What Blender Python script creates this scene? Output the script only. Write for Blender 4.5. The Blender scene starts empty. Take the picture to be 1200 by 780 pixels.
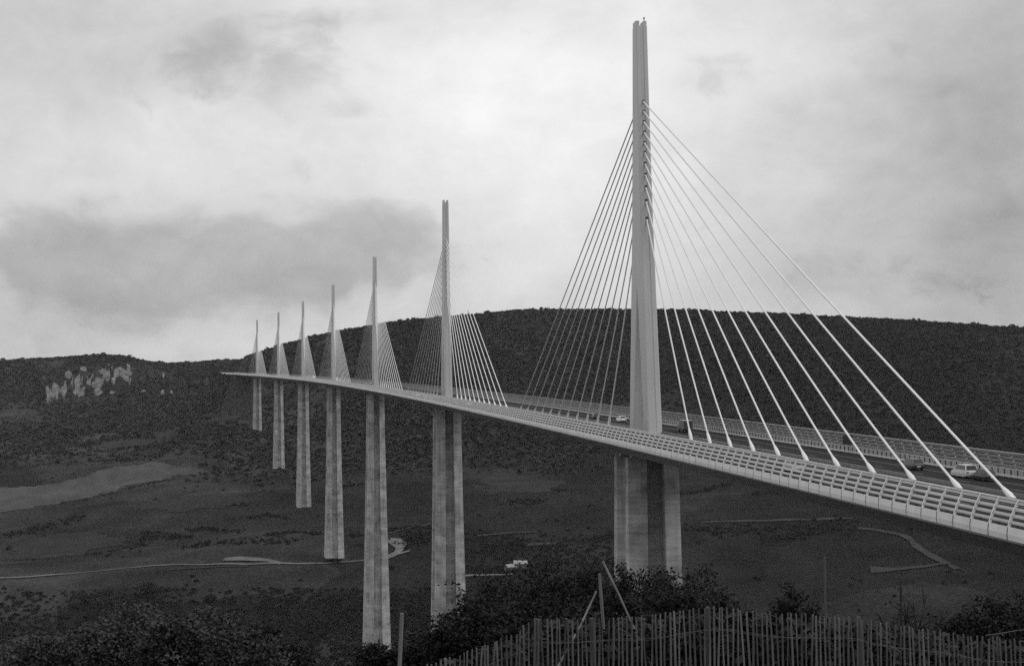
import bpy, bmesh, math, random
import numpy as np
from mathutils import Vector, Matrix
random.seed(7); RNG = np.random.default_rng(7)
sc = bpy.context.scene
COL = sc.collection
PI = math.pi

# ------------------------------------------------------------------ camera
CAM = Vector((-75.341, -302.095, 5.309))
YAW, PITCH, ROLL, F = 0.15595, 0.05112, -0.00993, 1747.75      # focal length in pixels of a 1200 wide frame
fw = Vector((math.sin(YAW)*math.cos(PITCH), math.cos(YAW)*math.cos(PITCH), math.sin(PITCH)))
r0 = Vector((math.cos(YAW), -math.sin(YAW), 0)); u0 = r0.cross(fw)
rt = r0*math.cos(ROLL) + u0*math.sin(ROLL); up = u0*math.cos(ROLL) - r0*math.sin(ROLL)
cd = bpy.data.cameras.new('camera'); cam = bpy.data.objects.new('camera', cd); COL.objects.link(cam)
M = Matrix((rt, up, -fw)).transposed().to_4x4(); M.translation = CAM
cam.matrix_world = M
cd.sensor_width = 36; cd.lens = F/1200*36; cd.clip_end = 20000; cd.clip_start = 0.1
sc.camera = cam
def ray(u, v):
    return fw + rt*((u-600)/F) + up*((390-v)/F)
def at(u, v, D):                                   # a place seen at (u, v), D metres ahead
    return CAM + ray(u, v)*D

# ------------------------------------------------------------------ helpers
def link(o, parent=None):
    COL.objects.link(o)
    if parent: o.parent = parent
    return o
def tag(o, label=None, cat=None, group=None, kind=None):
    if label: o['label'] = label
    if cat: o['category'] = cat
    if group: o['group'] = group
    if kind: o['kind'] = kind
    return o
def empty(name, loc, rz=0.0):
    o = bpy.data.objects.new(name, None); o.location = loc; o.rotation_euler = (0, 0, rz)
    return link(o)
class MB:
    """collects vertices and faces of one mesh"""
    def __init__(s): s.v = []; s.f = []
    def add(s, vs, fs):
        n = len(s.v); s.v += [tuple(p) for p in vs]; s.f += [tuple(i+n for i in f) for f in fs]
    def box(s, x0, x1, y0, y1, z0, z1):
        s.add([(x0,y0,z0),(x1,y0,z0),(x1,y1,z0),(x0,y1,z0),(x0,y0,z1),(x1,y0,z1),(x1,y1,z1),(x0,y1,z1)],
              [(0,3,2,1),(4,5,6,7),(0,1,5,4),(1,2,6,5),(2,3,7,6),(3,0,4,7)])
    def loft(s, rings, cap=True):                 # rings: equal length closed loops
        n = len(rings[0]); b = len(s.v)
        for r in rings: s.v += [tuple(p) for p in r]
        for k in range(len(rings)-1):
            for i in range(n):
                j = (i+1) % n
                s.f.append((b+k*n+i, b+k*n+j, b+(k+1)*n+j, b+(k+1)*n+i))
        if cap:
            s.f.append(tuple(b+i for i in range(n))[::-1]); s.f.append(tuple(b+(len(rings)-1)*n+i for i in range(n)))
    def tube(s, pts, rad, n=6, cap=True):
        pts = [Vector(p) for p in pts]
        if not hasattr(rad, '__len__'): rad = [rad]*len(pts)
        rings = []
        for i, p in enumerate(pts):
            t = (pts[min(i+1, len(pts)-1)] - pts[max(i-1, 0)]).normalized()
            a = t.cross(Vector((0.3, 0.9, 0.1)) if abs(t.z) > .8 else Vector((0, 0, 1))).normalized(); c = t.cross(a)
            rings.append([p + (a*math.cos(2*PI*k/n) + c*math.sin(2*PI*k/n))*rad[i] for k in range(n)])
        s.loft(rings, cap)
    def ribbon(s, rows):                          # open strip of rows of points
        n = len(rows[0]); b = len(s.v)
        for r in rows: s.v += [tuple(p) for p in r]
        for k in range(len(rows)-1):
            for i in range(n-1):
                s.f.append((b+k*n+i, b+k*n+i+1, b+(k+1)*n+i+1, b+(k+1)*n+i))
    def build(s, name, m, parent=None, smooth=False, fix=True):
        me = bpy.data.meshes.new(name); me.from_pydata(s.v, [], s.f); me.update()
        if fix:
            bm = bmesh.new(); bm.from_mesh(me); bmesh.ops.recalc_face_normals(bm, faces=bm.faces); bm.to_mesh(me); bm.free()
        if smooth: me.polygons.foreach_set('use_smooth', [True]*len(me.polygons))
        me.materials.append(m)
        return link(bpy.data.objects.new(name, me), parent)
def npmesh(name, V, Fc, m, parent=None, smooth=False):
    me = bpy.data.meshes.new(name); k = Fc.shape[1]
    me.vertices.add(len(V)); me.vertices.foreach_set('co', np.ascontiguousarray(V, dtype=np.float32).ravel())
    me.loops.add(Fc.size); me.loops.foreach_set('vertex_index', np.ascontiguousarray(Fc, dtype=np.int32).ravel())
    me.polygons.add(len(Fc)); me.polygons.foreach_set('loop_start', np.arange(0, Fc.size, k, dtype=np.int32))
    if smooth: me.polygons.foreach_set('use_smooth', np.ones(len(Fc), dtype=bool))
    me.update(calc_edges=True); me.materials.append(m)
    return link(bpy.data.objects.new(name, me), parent)

# ------------------------------------------------------------------ materials (a black-and-white photograph: neutral greys)
def nodes(name):
    m = bpy.data.materials.new(name); m.use_nodes = True
    nt = m.node_tree; return m, nt, nt.nodes['Principled BSDF']
def N(nt, kind, **kw):
    n = nt.nodes.new(kind)
    for k, v in kw.items():
        if k.startswith('i_'):
            key = k[2:]; n.inputs[int(key) if key.isdigit() else key].default_value = v
        else: setattr(n, k, v)
    return n
def L(nt, a, b): nt.links.new(a, b)
def grey(x): return (x, x, x, 1)
def mat(name, lo, hi, scale=1.0, rough=.7, detail=5, bump=0.0, bscale=None, metal=0.0, spec=.5, world=False, stretch=None, x_shade=None):
    """grey between lo and hi by noise, optional bump"""
    m, nt, b = nodes(name)
    if world: co = N(nt, 'ShaderNodeNewGeometry').outputs['Position']
    else: co = N(nt, 'ShaderNodeTexCoord').outputs['Object']
    if stretch:
        mp = N(nt, 'ShaderNodeMapping'); mp.inputs['Scale'].default_value = stretch; L(nt, co, mp.inputs[0]); co = mp.outputs[0]
    n = N(nt, 'ShaderNodeTexNoise'); n.inputs['Scale'].default_value = scale; n.inputs['Detail'].default_value = detail; L(nt, co, n.inputs['Vector'])
    r = N(nt, 'ShaderNodeMapRange'); r.inputs[1].default_value = .3; r.inputs[2].default_value = .7
    r.inputs[3].default_value = lo; r.inputs[4].default_value = hi; L(nt, n.outputs[0], r.inputs[0])
    out = r.outputs[0]
    if x_shade:                                             # left-to-right light falloff across the view, painted into the colour
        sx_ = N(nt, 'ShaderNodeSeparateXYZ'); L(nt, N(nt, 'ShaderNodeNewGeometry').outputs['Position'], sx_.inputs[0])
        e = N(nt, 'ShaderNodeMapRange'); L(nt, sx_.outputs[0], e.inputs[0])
        for i, q in enumerate(x_shade): e.inputs[i+1].default_value = q
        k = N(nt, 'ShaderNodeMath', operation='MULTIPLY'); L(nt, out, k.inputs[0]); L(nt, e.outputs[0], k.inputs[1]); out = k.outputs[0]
    L(nt, out, b.inputs['Base Color'])
    b.inputs['Roughness'].default_value = rough; b.inputs['Metallic'].default_value = metal
    b.inputs['Specular IOR Level'].default_value = spec
    if bump:
        n2 = N(nt, 'ShaderNodeTexNoise'); n2.inputs['Scale'].default_value = bscale or scale*4; n2.inputs['Detail'].default_value = 4; L(nt, co, n2.inputs['Vector'])
        bp = N(nt, 'ShaderNodeBump'); bp.inputs['Strength'].default_value = bump; L(nt, n2.outputs[0], bp.inputs['Height']); L(nt, bp.outputs[0], b.inputs['Normal'])
    return m
def concrete_mat():
    m, nt, b = nodes('pier_concrete')
    pos = N(nt, 'ShaderNodeNewGeometry').outputs['Position']
    sep = N(nt, 'ShaderNodeSeparateXYZ'); L(nt, pos, sep.inputs[0])
    # casting lifts of 4 m: each has its own tone, a thin joint between
    d = N(nt, 'ShaderNodeMath', operation='DIVIDE'); d.inputs[1].default_value = 4.0; L(nt, sep.outputs[2], d.inputs[0])
    fl = N(nt, 'ShaderNodeMath', operation='FLOOR'); L(nt, d.outputs[0], fl.inputs[0])
    wn = N(nt, 'ShaderNodeTexWhiteNoise', noise_dimensions='1D'); L(nt, fl.outputs[0], wn.inputs['W'])
    fr = N(nt, 'ShaderNodeMath', operation='FRACT'); L(nt, d.outputs[0], fr.inputs[0])
    jt = N(nt, 'ShaderNodeMath', operation='LESS_THAN'); jt.inputs[1].default_value = .07; L(nt, fr.outputs[0], jt.inputs[0])
    # vertical streaks and broad stains
    mp = N(nt, 'ShaderNodeMapping'); mp.inputs['Scale'].default_value = (1.1, 1.1, .035); L(nt, pos, mp.inputs[0])
    n1 = N(nt, 'ShaderNodeTexNoise'); n1.inputs['Scale'].default_value = 1.0; n1.inputs['Detail'].default_value = 6; L(nt, mp.outputs[0], n1.inputs['Vector'])
    n2 = N(nt, 'ShaderNodeTexNoise'); n2.inputs['Scale'].default_value = .2; n2.inputs['Detail'].default_value = 8; L(nt, pos, n2.inputs['Vector'])
    mp3 = N(nt, 'ShaderNodeMapping'); mp3.inputs['Scale'].default_value = (.15, .15, 1.4); L(nt, pos, mp3.inputs[0])
    n3 = N(nt, 'ShaderNodeTexNoise'); n3.inputs['Scale'].default_value = 1.0; n3.inputs['Detail'].default_value = 4; L(nt, mp3.outputs[0], n3.inputs['Vector'])
    def madd(x, k, c):
        q = N(nt, 'ShaderNodeMath', operation='MULTIPLY_ADD'); L(nt, x, q.inputs[0]); q.inputs[1].default_value = k
        if isinstance(c, float): q.inputs[2].default_value = c
        else: L(nt, c, q.inputs[2])
        return q.outputs[0]
    v = madd(wn.outputs[0], .07, .0)
    v = madd(n1.outputs[0], .34, v); v = madd(n2.outputs[0], .62, v); v = madd(n3.outputs[0], .34, v)
    v = madd(jt.outputs[0], -.035, v); v = madd(v, 1.0, -.34)
    mx = N(nt, 'ShaderNodeMath', operation='MAXIMUM'); L(nt, v, mx.inputs[0]); mx.inputs[1].default_value = .08
    L(nt, mx.outputs[0], b.inputs['Base Color']); b.inputs['Roughness'].default_value = .85; b.inputs['Specular IOR Level'].default_value = .3
    return m
def terrain_mat():
    m, nt, b = nodes('hillside_vegetation')
    pos = N(nt, 'ShaderNodeNewGeometry').outputs['Position']
    def noise(s, det=6, st=None):
        c = pos
        if st:
            mp = N(nt, 'ShaderNodeMapping'); mp.inputs['Scale'].default_value = st; L(nt, pos, mp.inputs[0]); c = mp.outputs[0]
        n = N(nt, 'ShaderNodeTexNoise'); n.inputs['Scale'].default_value = s; n.inputs['Detail'].default_value = det; L(nt, c, n.inputs['Vector']); return n.outputs[0]
    def mr(x, a, bb, c, d):
        r = N(nt, 'ShaderNodeMapRange'); L(nt, x, r.inputs[0])
        for i, q in enumerate((a, bb, c, d)): r.inputs[i+1].default_value = q
        return r.outputs[0]
    big = mr(noise(.0022, 5, (1, .5, 1)), .35, .68, .014, .026)          # pasture against scrub
    wob = N(nt, 'ShaderNodeTexNoise'); wob.inputs['Scale'].default_value = .012; wob.inputs['Detail'].default_value = 3; L(nt, pos, wob.inputs['Vector'])
    ad = N(nt, 'ShaderNodeVectorMath', operation='MULTIPLY_ADD'); L(nt, wob.outputs['Color'], ad.inputs[0]); ad.inputs[1].default_value = (70, 70, 0); L(nt, pos, ad.inputs[2])
    mpp = N(nt, 'ShaderNodeMapping'); mpp.inputs['Scale'].default_value = (.0052, .0034, 0); mpp.inputs['Rotation'].default_value = (0, 0, .5); L(nt, ad.outputs[0], mpp.inputs[0])
    vo = N(nt, 'ShaderNodeTexVoronoi'); vo.inputs['Scale'].default_value = 1.0; L(nt, mpp.outputs[0], vo.inputs['Vector'])      # parcels of land
    sc_ = N(nt, 'ShaderNodeSeparateColor'); L(nt, vo.outputs['Color'], sc_.inputs[0])
    pq = N(nt, 'ShaderNodeMath', operation='MULTIPLY'); L(nt, big, pq.inputs[0]); L(nt, mr(sc_.outputs[0], 0, 1, .55, 1.6), pq.inputs[1]); big = pq.outputs[0]
    mid0 = mr(noise(.018, 7), .3, .7, .55, 1.50); md = N(nt, 'ShaderNodeMath', operation='MULTIPLY'); L(nt, mid0, md.inputs[0]); L(nt, mr(noise(.0055, 8, (1, .6, 1)), .34, .66, .66, 1.40), md.inputs[1]); mid = md.outputs[0]
    fine = mr(noise(.22, 6), .3, .7, .60, 1.40)
    q = N(nt, 'ShaderNodeMath', operation='MULTIPLY'); L(nt, big, q.inputs[0]); L(nt, mid, q.inputs[1])
    q2 = N(nt, 'ShaderNodeMath', operation='MULTIPLY'); L(nt, q.outputs[0], q2.inputs[0]); L(nt, fine, q2.inputs[1])
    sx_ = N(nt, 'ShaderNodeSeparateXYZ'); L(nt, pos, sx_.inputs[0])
    q3 = N(nt, 'ShaderNodeMath', operation='MULTIPLY'); L(nt, q2.outputs[0], q3.inputs[0]); L(nt, mr(sx_.outputs[0], -250, 650, 1.22, .40), q3.inputs[1])  # light falloff towards the right painted into the ground colour
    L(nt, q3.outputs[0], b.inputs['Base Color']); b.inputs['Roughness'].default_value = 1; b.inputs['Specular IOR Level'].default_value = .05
    bp = N(nt, 'ShaderNodeBump'); bp.inputs['Strength'].default_value = .6; bp.inputs['Distance'].default_value = 2.0
    L(nt, noise(.3, 5), bp.inputs['Height']); L(nt, bp.outputs[0], b.inputs['Normal'])
    return m
CONC = concrete_mat()
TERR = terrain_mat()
STEEL = mat('white_painted_steel', .40, .48, .25, .45, world=True, stretch=(1, 1, .25))
FASC = mat('fascia_painted_steel', .58, .70, .6, .45, world=True)
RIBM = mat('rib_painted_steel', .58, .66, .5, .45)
RIBF = mat('far_rib_painted_steel', .34, .42, .5, .5)  # darker grey for ribs and top rail of the far screen
SLATM = mat('frosted_acrylic_slat', .27, .35, .4, .3, world=True)
UNDER = mat('deck_painted_steel', .30, .38, .2, .5, world=True)
ASPH = mat('asphalt', .016, .024, .35, 1.0, spec=.1, bump=.1, bscale=8, world=True)
MARK = mat('road_paint', .08, .16, 2.0, .6, world=True)
RAILM = mat('galvanised_rail', .16, .22, 1.0, .4, metal=.4, world=True)
STAYM = mat('white_stay_sheath', .66, .72, .5, .35)
FORM = mat('forest_leaves', .017, .028, .010, 1.0, spec=.05, world=True, x_shade=(0, 900, 1.45, .85))
SCRUBM = mat('scrub_leaves', .010, .024, .05, 1.0, spec=.05, world=True)
FIELDM = mat('stubble_field', .044, .072, .05, 1.0, spec=.05, world=True, stretch=(1, .35, 1))
PASTM = mat('pale_pasture', .017, .031, .03, 1.0, spec=.05, world=True)
TRACKM = mat('gravel_track', .09, .17, .06, 1.0, spec=.1, world=True)
DIMTRACKM = mat('earth_track', .026, .044, .06, 1.0, spec=.1, world=True)
ROCKM = mat('limestone', .035, .19, .11, .95, detail=9, bump=.6, bscale=.2, world=True, stretch=(1, 1, .3))
LEAFM = mat('shrub_leaf', .004, .036, 1.8, .7, spec=.12)
LEAFM2 = mat('pale_shrub_leaf', .012, .078, 2.0, .7, spec=.12)
TWIGM = mat('twig_bark', .015, .035, 8, .95)
PALEM = mat('weathered_chestnut', .035, .165, 6, .9, bump=.5, bscale=40, stretch=(1, 1, .12))
POSTM = mat('split_post_wood', .035, .09, 5, .9, bump=.5, bscale=30, stretch=(1, 1, .15))
WIREM = mat('fence_wire', .12, .2, 5, .5, metal=.7)
TYRE = mat('tyre_rubber', .015, .022, 5, .9)
GLASS = mat('dark_car_glass', .012, .02, 2, .08)
RIMM = mat('alloy_rim', .35, .45, 5, .35, metal=.7)
LAMPM = mat('headlight_lens', .75, .85, 5, .1)
TAILM = mat('tail_light_lens', .10, .14, 5, .2)
SIGNB = mat('sign_back', .012, .02, 1, .6)
PLASTER = mat('house_render', .10, .16, .6, .9, world=True)
ROOFM = mat('white_sheet_roof', .15, .30, .4, .6, world=True)
DARKM = mat('dark_opening', .02, .03, 1, .8)  # even dark grey for the farm doors and windows
POLEM = mat('pole_wood', .06, .10, 1, .9)
STAKEM = mat('bleached_stake_wood', .09, .22, 5, .9, bump=.5, bscale=30, stretch=(1, 1, .15))
PAINT = {}
def paint(v):
    if v not in PAINT:
        PAINT[v] = mat('car_paint_%s' % {.75:'white',.5:'chalk',.02:'black',.06:'charcoal',.3:'silver',.2:'grey'}[v], v*.95, v*1.05, 2, .28)
    return PAINT[v]

# ------------------------------------------------------------------ terrain (heights in metres; 0 is the road above the nearest pier)
CP = []
def cp(u, rows):
    for v, D in rows:
        p = at(u, v, D); CP.append((p.x, p.y, p.z))
    D, z = rows[0][1], CP[-len(rows)][2]
    for dd, dz in ((350, -35), (1100, -70), (2600, -60)):       # the plateau behind the ridge
        q = at(u, 479, D+dd); CP.append((q.x, q.y, z+dz))
cp(-260, [(432,3150),(470,2950),(500,2500),(540,2150),(600,1650),(660,1380),(720,1180)])
cp(0,   [(427,3150),(445,3050),(468,2950),(500,2500),(540,2150),(570,1930),(600,1680),(660,1370),(720,1180)])
cp(60, [(424,3150),(445,3060),(468,2960),(500,2500),(540,2140),(570,1920),(600,1670),(660,1360),(720,1175)])
cp(145, [(418,3150),(442,3050),(470,2950),(500,2500),(540,2120),(570,1900),(600,1660),(660,1350),(720,1170)])
cp(192, [(432,3200),(445,3050),(470,2900),(500,2450),(540,2080),(600,1640),(660,1330),(720,1160)])
cp(228, [(425,3330),(445,2900),(470,2720),(500,2400),(540,2050),(600,1655),(650,1340),(720,1155)])
cp(262, [(422,3300),(441,2700),(470,2560),(502,2330),(545,2010),(595,1670),(645,1350),(720,1150)])
cp(298, [(421,3180),(442,2620),(470,2500),(502,2315),(545,2000),(595,1665),(645,1345),(720,1150)])
cp(330, [(414,3050),(442,2560),(470,2440),(502,2300),(544,1985),(595,1660),(645,1336),(720,1150)])
cp(400, [(391,2900),(440,2440),(500,2240),(545,1960),(595,1640),(645,1336),(720,1150)])
cp(500, [(374,2750),(440,2350),(500,2120),(560,1790),(620,1420),(670,1260),(740,1120)])
cp(620, [(363,2700),(440,2320),(500,2090),(560,1760),(620,1420),(670,1250),(740,1110)])
cp(760, [(364,2650),(440,2300),(500,2060),(560,1740),(620,1400),(670,1240),(740,1100)])
cp(900, [(369,2600),(440,2250),(500,2020),(560,1710),(620,1400),(670,1230),(740,1090)])
cp(1050,[(376,2500),(440,2200),(500,1980),(560,1680),(620,1390),(670,1220),(740,1080)])
cp(1200,[(388,2450),(440,2180),(500,1960),(560,1660),(620,1380),(670,1210),(740,1070)])
cp(1450,[(398,2450),(440,2180),(500,1960),(560,1660),(620,1380),(670,1210),(740,1070)])
for u in (-200, 200, 440, 600, 900, 1300):                       # the river valley and the near flank
    for D, z in ((1003,-207),(830,-232),(660,-236),(480,-178),(300,-101),(150,-42),(75,-15.5)):
        p = at(u, 479, D); CP.append((p.x, p.y, z))
for lat in (-14, 14): CP.append((lat, -226, -5.0)); 
CP += [(0,-260,-4),(60,-240,-5),(160,-220,-8),(320,-300,-6),(60,-120,-45),(0,0,-98.7),(-300,-260,-6),(-500,-300,-20),(500,-400,-10),(-200,-480,2),(200,-480,0),(CAM.x,CAM.y,3.65),(CAM.x-15,CAM.y-40,5),(CAM.x+25,CAM.y-40,4)]
FENCE = [(470,786,20.0),(515,775,20.0),(560,758,20.0),(603,741,20.0),(626,725,20.0),(700,725,20.0),(757,722,20.0),(800,714,20.0),(840,711.5,20.0),(900,717,20.0),(960,722,20.0),(1004,722,20.0),(1050,731,20.0),(1100,739,20.0),(1150,745,20.0),(1225,752,20.0)]
for u, v, D in FENCE[::2]:
    p = at(u, v, D); CP.append((p.x, p.y, p.z-1.15))
for u, v, D in ((80,820,22),(300,815,22),(-100,830,22)):
    p = at(u, v, D); CP.append((p.x, p.y, p.z))
for u in (-150, 100, 300, 440, 600, 800, 1000, 1200, 1350):
    p = at(u, 479, 34); CP.append((p.x, p.y, -1.9 if u > 400 else -2.6))
CP = np.array(CP)
def tps_k(d2): return np.where(d2 > 0, .5*d2*np.log(np.maximum(d2, 1e-18)), 0)
Pk = CP[:, :2]/1000
n = len(Pk); K = tps_k(((Pk[:, None]-Pk[None])**2).sum(-1)) + np.eye(n)*1e-7
A = np.zeros((n+3, n+3)); A[:n, :n] = K; A[:n, n] = 1; A[:n, n+1:] = Pk; A[n, :n] = 1; A[n+1:, :n] = Pk.T
W = np.linalg.solve(A, np.concatenate([CP[:, 2], np.zeros(3)]))
def axis(c, lo, hi):
    near = np.arange(c-70, c+70.1, 3.5)
    st, x = 3.5, c+70; right = []
    while x < hi:
        st = min(st*1.25, 14.0); x += st; right.append(x)
    st, x = 3.5, c-70; left = []
    while x > lo:
        st = min(st*1.25, 14.0); x -= st; left.append(x)
    return np.concatenate([left[::-1], near, right])
GX = axis(CAM.x, -2600, 3300); GY = axis(CAM.y+20, -620, 5600)
def vnoise(x, y, s, seed):                          # smooth value noise
    rg = np.random.default_rng(seed); T = rg.random((256, 256))
    x = x/s; y = y/s; xi = np.floor(x).astype(int); yi = np.floor(y).astype(int); fx = x-xi; fy = y-yi
    fx = fx*fx*(3-2*fx); fy = fy*fy*(3-2*fy)
    g = lambda a, b: T[a % 256, b % 256]
    return (g(xi,yi)*(1-fx)+g(xi+1,yi)*fx)*(1-fy) + (g(xi,yi+1)*(1-fx)+g(xi+1,yi+1)*fx)*fy - .5
XX, YY = np.meshgrid(GX, GY)                        # [iy, ix]
ZZ = np.empty_like(XX)
for i in range(len(GY)):
    d2 = (XX[i][:, None]/1000-Pk[None, :, 0])**2 + (YY[i][:, None]/1000-Pk[None, :, 1])**2
    ZZ[i] = tps_k(d2)@W[:n] + W[n] + XX[i]/1000*W[n+1] + YY[i]/1000*W[n+2]
dist = np.hypot(XX-CAM.x, YY-CAM.y)
far = np.clip((dist-900)/500, 0, 1)
ZZ += far*(1-.7*np.clip((dist-2350)/250, 0, 1))*(20*vnoise(XX, YY, 240, 1) + 9*vnoise(XX, YY, 90, 2) + 2.5*vnoise(XX, YY, 35, 3))
ZZ += np.clip((dist-40)/80, 0, 1)*1.2*vnoise(XX, YY, 20, 4)
ZZ = np.clip(ZZ, -262, 300)
# the motorway runs into the plateau: keep the ground under it
KC = -5.09143e-5
sx = KC*YY*YY/2; onroad = np.clip((40-np.abs(XX-sx))/24, 0, 1)
cut = 0.03025*YY - 1.6
w_s = onroad*np.clip((YY-2235)/20, 0, 1)*np.clip((2760-YY)/60, 0, 1)
ZZ = ZZ*(1-w_s) + cut*w_s
w_n = np.clip((30-np.abs(XX))/12, 0, 1)*np.clip((-206-YY)/8, 0, 1)
ZZ = np.where(w_n > 0, np.minimum(ZZ, ZZ*(1-w_n) + (cut+.4)*w_n), ZZ)
ny, nx = ZZ.shape
def hz(x, y):                                       # height of the terrain mesh
    x = np.asarray(x, float); y = np.asarray(y, float)
    i = np.clip(np.searchsorted(GX, x)-1, 0, nx-2); j = np.clip(np.searchsorted(GY, y)-1, 0, ny-2)
    a = (x-GX[i])/(GX[i+1]-GX[i]); b = (y-GY[j])/(GY[j+1]-GY[j])
    z00, z10, z01, z11 = ZZ[j,i], ZZ[j,i+1], ZZ[j+1,i], ZZ[j+1,i+1]
    return np.where(a >= b, z00+a*(z10-z00)+b*(z11-z10), z00+b*(z01-z00)+a*(z11-z01))
I, J = np.meshgrid(np.arange(nx-1), np.arange(ny-1)); k0 = (J*nx+I).ravel()
TRI = np.concatenate([np.stack([k0, k0+1, k0+nx+1], 1), np.stack([k0, k0+nx+1, k0+nx], 1)])
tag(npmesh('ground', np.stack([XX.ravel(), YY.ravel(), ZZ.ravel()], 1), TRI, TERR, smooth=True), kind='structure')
def hit(u, v, D0=1000., D1=4500., step=3.):         # where the ray through (u, v) meets the ground
    D = np.arange(D0, D1, step); r = ray(u, v)
    x = CAM.x+r.x*D; y = CAM.y+r.y*D; z = CAM.z+r.z*D
    k = np.nonzero(z < hz(x, y))[0]
    i = k[0] if len(k) else len(D)-1
    return Vector((x[i], y[i], float(hz(x[i], y[i])))), D[i]

# ------------------------------------------------------------------ fields, tracks, cliff
def inside(px, py, poly):
    c = np.zeros(len(px), bool); m = len(poly)
    for i in range(m):
        x1, y1 = poly[i]; x2, y2 = poly[(i+1) % m]
        c ^= ((y1 > py) != (y2 > py)) & (px < (x2-x1)*(py-y1)/(y2-y1+1e-12)+x1)
    return c
FIELD_POLYS = []
def field(name, pix, m, off=.5, step=5.):
    poly = [tuple(hit(u, v)[0][:2]) for u, v in pix]; FIELD_POLYS.append(poly)
    P = np.array(poly); lo, hi = P.min(0), P.max(0)
    gx = np.arange(lo[0], hi[0]+step, step); gy = np.arange(lo[1], hi[1]+step, step)
    X, Y = np.meshgrid(gx, gy); w = len(gx)
    i, j = np.meshgrid(np.arange(len(gx)-1), np.arange(len(gy)-1)); k = (j*w+i).ravel()
    cx = (X.ravel()[k]+step/2 + 34*vnoise(X.ravel()[k], Y.ravel()[k], 50, 11)+18*vnoise(X.ravel()[k], Y.ravel()[k], 14, 13)); cy = Y.ravel()[k]+step/2 + 40*vnoise(X.ravel()[k], Y.ravel()[k], 50, 12)+18*vnoise(X.ravel()[k], Y.ravel()[k], 14, 14)
    k = k[inside(cx, cy, poly)]
    V = np.stack([X.ravel(), Y.ravel(), hz(X.ravel(), Y.ravel())+off], 1)
    Q = np.stack([k, k+1, k+w+1, k+w], 1); used, inv = np.unique(Q, return_inverse=True)
    return tag(npmesh(name, V[used], inv.reshape(Q.shape), m, smooth=True), kind='structure')
field('field', [(-40,590),(0,572),(60,566),(120,556),(160,545),(195,542),(215,547),(243,549),(225,556),(195,562),(150,572),(110,583),(60,592),(0,601),(-40,606)], FIELDM)
field('pasture', [(105,524),(130,516),(160,514),(205,516),(165,522),(120,528)], PASTM)
field('field', [(20,634),(70,627),(120,622),(170,628),(150,640),(100,650),(50,655),(10,652)], PASTM)
field('pasture', [(160,590),(215,580),(280,580),(300,585),(270,593),(230,598),(180,601)], PASTM)
field('pasture', [(545,560),(600,555),(660,566),(640,578),(570,580)], PASTM)
def track(name, pix, w, m, off=.9):
    W3 = [hit(u, v)[0] for u, v in pix]; pts = []
    for a, b in zip(W3, W3[1:]):
        k = max(2, int((b-a).length/6))
        pts += [a.lerp(b, i/k) for i in range(k)]
    pts.append(W3[-1])
    for _ in range(6):
        pts = [pts[0]] + [(pts[i-1]+pts[i]*2+pts[i+1])/4 for i in range(1, len(pts)-1)] + [pts[-1]]
    rows = []
    for i, p in enumerate(pts):
        t = pts[min(i+1, len(pts)-1)]-pts[max(i-1, 0)]; nrm = Vector((-t.y, t.x, 0)).normalized()
        ww = (w(i/len(pts)) if callable(w) else w)*(1+.7*float(vnoise(np.array([p.x]), np.array([p.y]), 16, 5)[0]))
        row = []
        for q in (-.5, -.25, 0, .25, .5):
            a = p+nrm*ww*q; row.append((a.x, a.y, float(hz(a.x, a.y))+off))
        rows.append(row)
    mb = MB(); mb.ribbon(rows); return tag(mb.build(name, m, smooth=True, fix=False), kind='structure')
track('valley_road', [(-40,680),(0,678),(60,674),(130,668),(200,663),(270,662),(330,662),(395,660),(440,656),(470,650),(480,646)], 4.2, TRACKM)
track('farm_track', [(262,656),(280,655.5),(300,655.8),(316,658),(330,661.5)], lambda t: 11-7*t, TRACKM)
track('farm_track', [(195,669),(230,666),(260,665),(290,664.5)], 3, DIMTRACKM)
track('farm_track', [(0,662),(20,660),(45,658)], 5, DIMTRACKM)
track('farm_track', [(452,634),(462,633),(470,637),(467,642),(473,647),(462,651),(450,656)], lambda t: 14-6*t, TRACKM)
track('farm_track', [(455,626),(480,620),(505,614)], 4, DIMTRACKM)
track('farm_track', [(545,676),(565,675),(585,674.5),(600,674)], 7, TRACKM)
track('farm_track', [(560,629),(580,627),(605,625),(630,624)], 4, DIMTRACKM)
track('farm_track', [(618,640),(635,638),(652,637)], 8, DIMTRACKM)
track('farm_track', [(826,613),(850,612),(900,611),(950,610),(1000,608)], 6, DIMTRACKM)
track('earth_track', [(1005,620),(1030,622),(1055,626),(1066,631),(1072,640),(1084,648),(1100,656),(1110,662),(1122,668)], 7, DIMTRACKM)
track('earth_track', [(1104,661),(1085,665),(1060,668),(1040,669),(1020,668)], lambda t: 6+70*max(0, t-.62), DIMTRACKM)
ROCKS = [(57,462,5,11),(65,459,6,13),(75,460,4,8),(80,440,7,8),(88,461,3,6),(92,449,5,13),(94,462,6,8),(98,433,5,4),(112,452,7,8),(115,460,6,6),(119,436,5,6),(125,440,5,9),(131,461,5,4),(143,437,8,8),(140,431,5,4),(147,443,5,5),(152,447,2,7),(168,460,4,4),(191,443,3,5),(192,460,3,3),(201,459,3,3)]
cu = np.arange(46., 210.1, 4.); cv = np.arange(420., 480.1, 4.)
HIT = np.array([[hit(a, b, 2300)[0][:] for a in cu] for b in cv])
fu = np.arange(46., 210., .4); fv = np.arange(420., 480., .4); FU, FV = np.meshgrid(fu, fv)
iu = np.clip(((FU-46)/4).astype(int), 0, len(cu)-2); iv = np.clip(((FV-420)/4).astype(int), 0, len(cv)-2)
au = ((FU-46)/4-iu)[..., None]; av = ((FV-420)/4-iv)[..., None]
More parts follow.
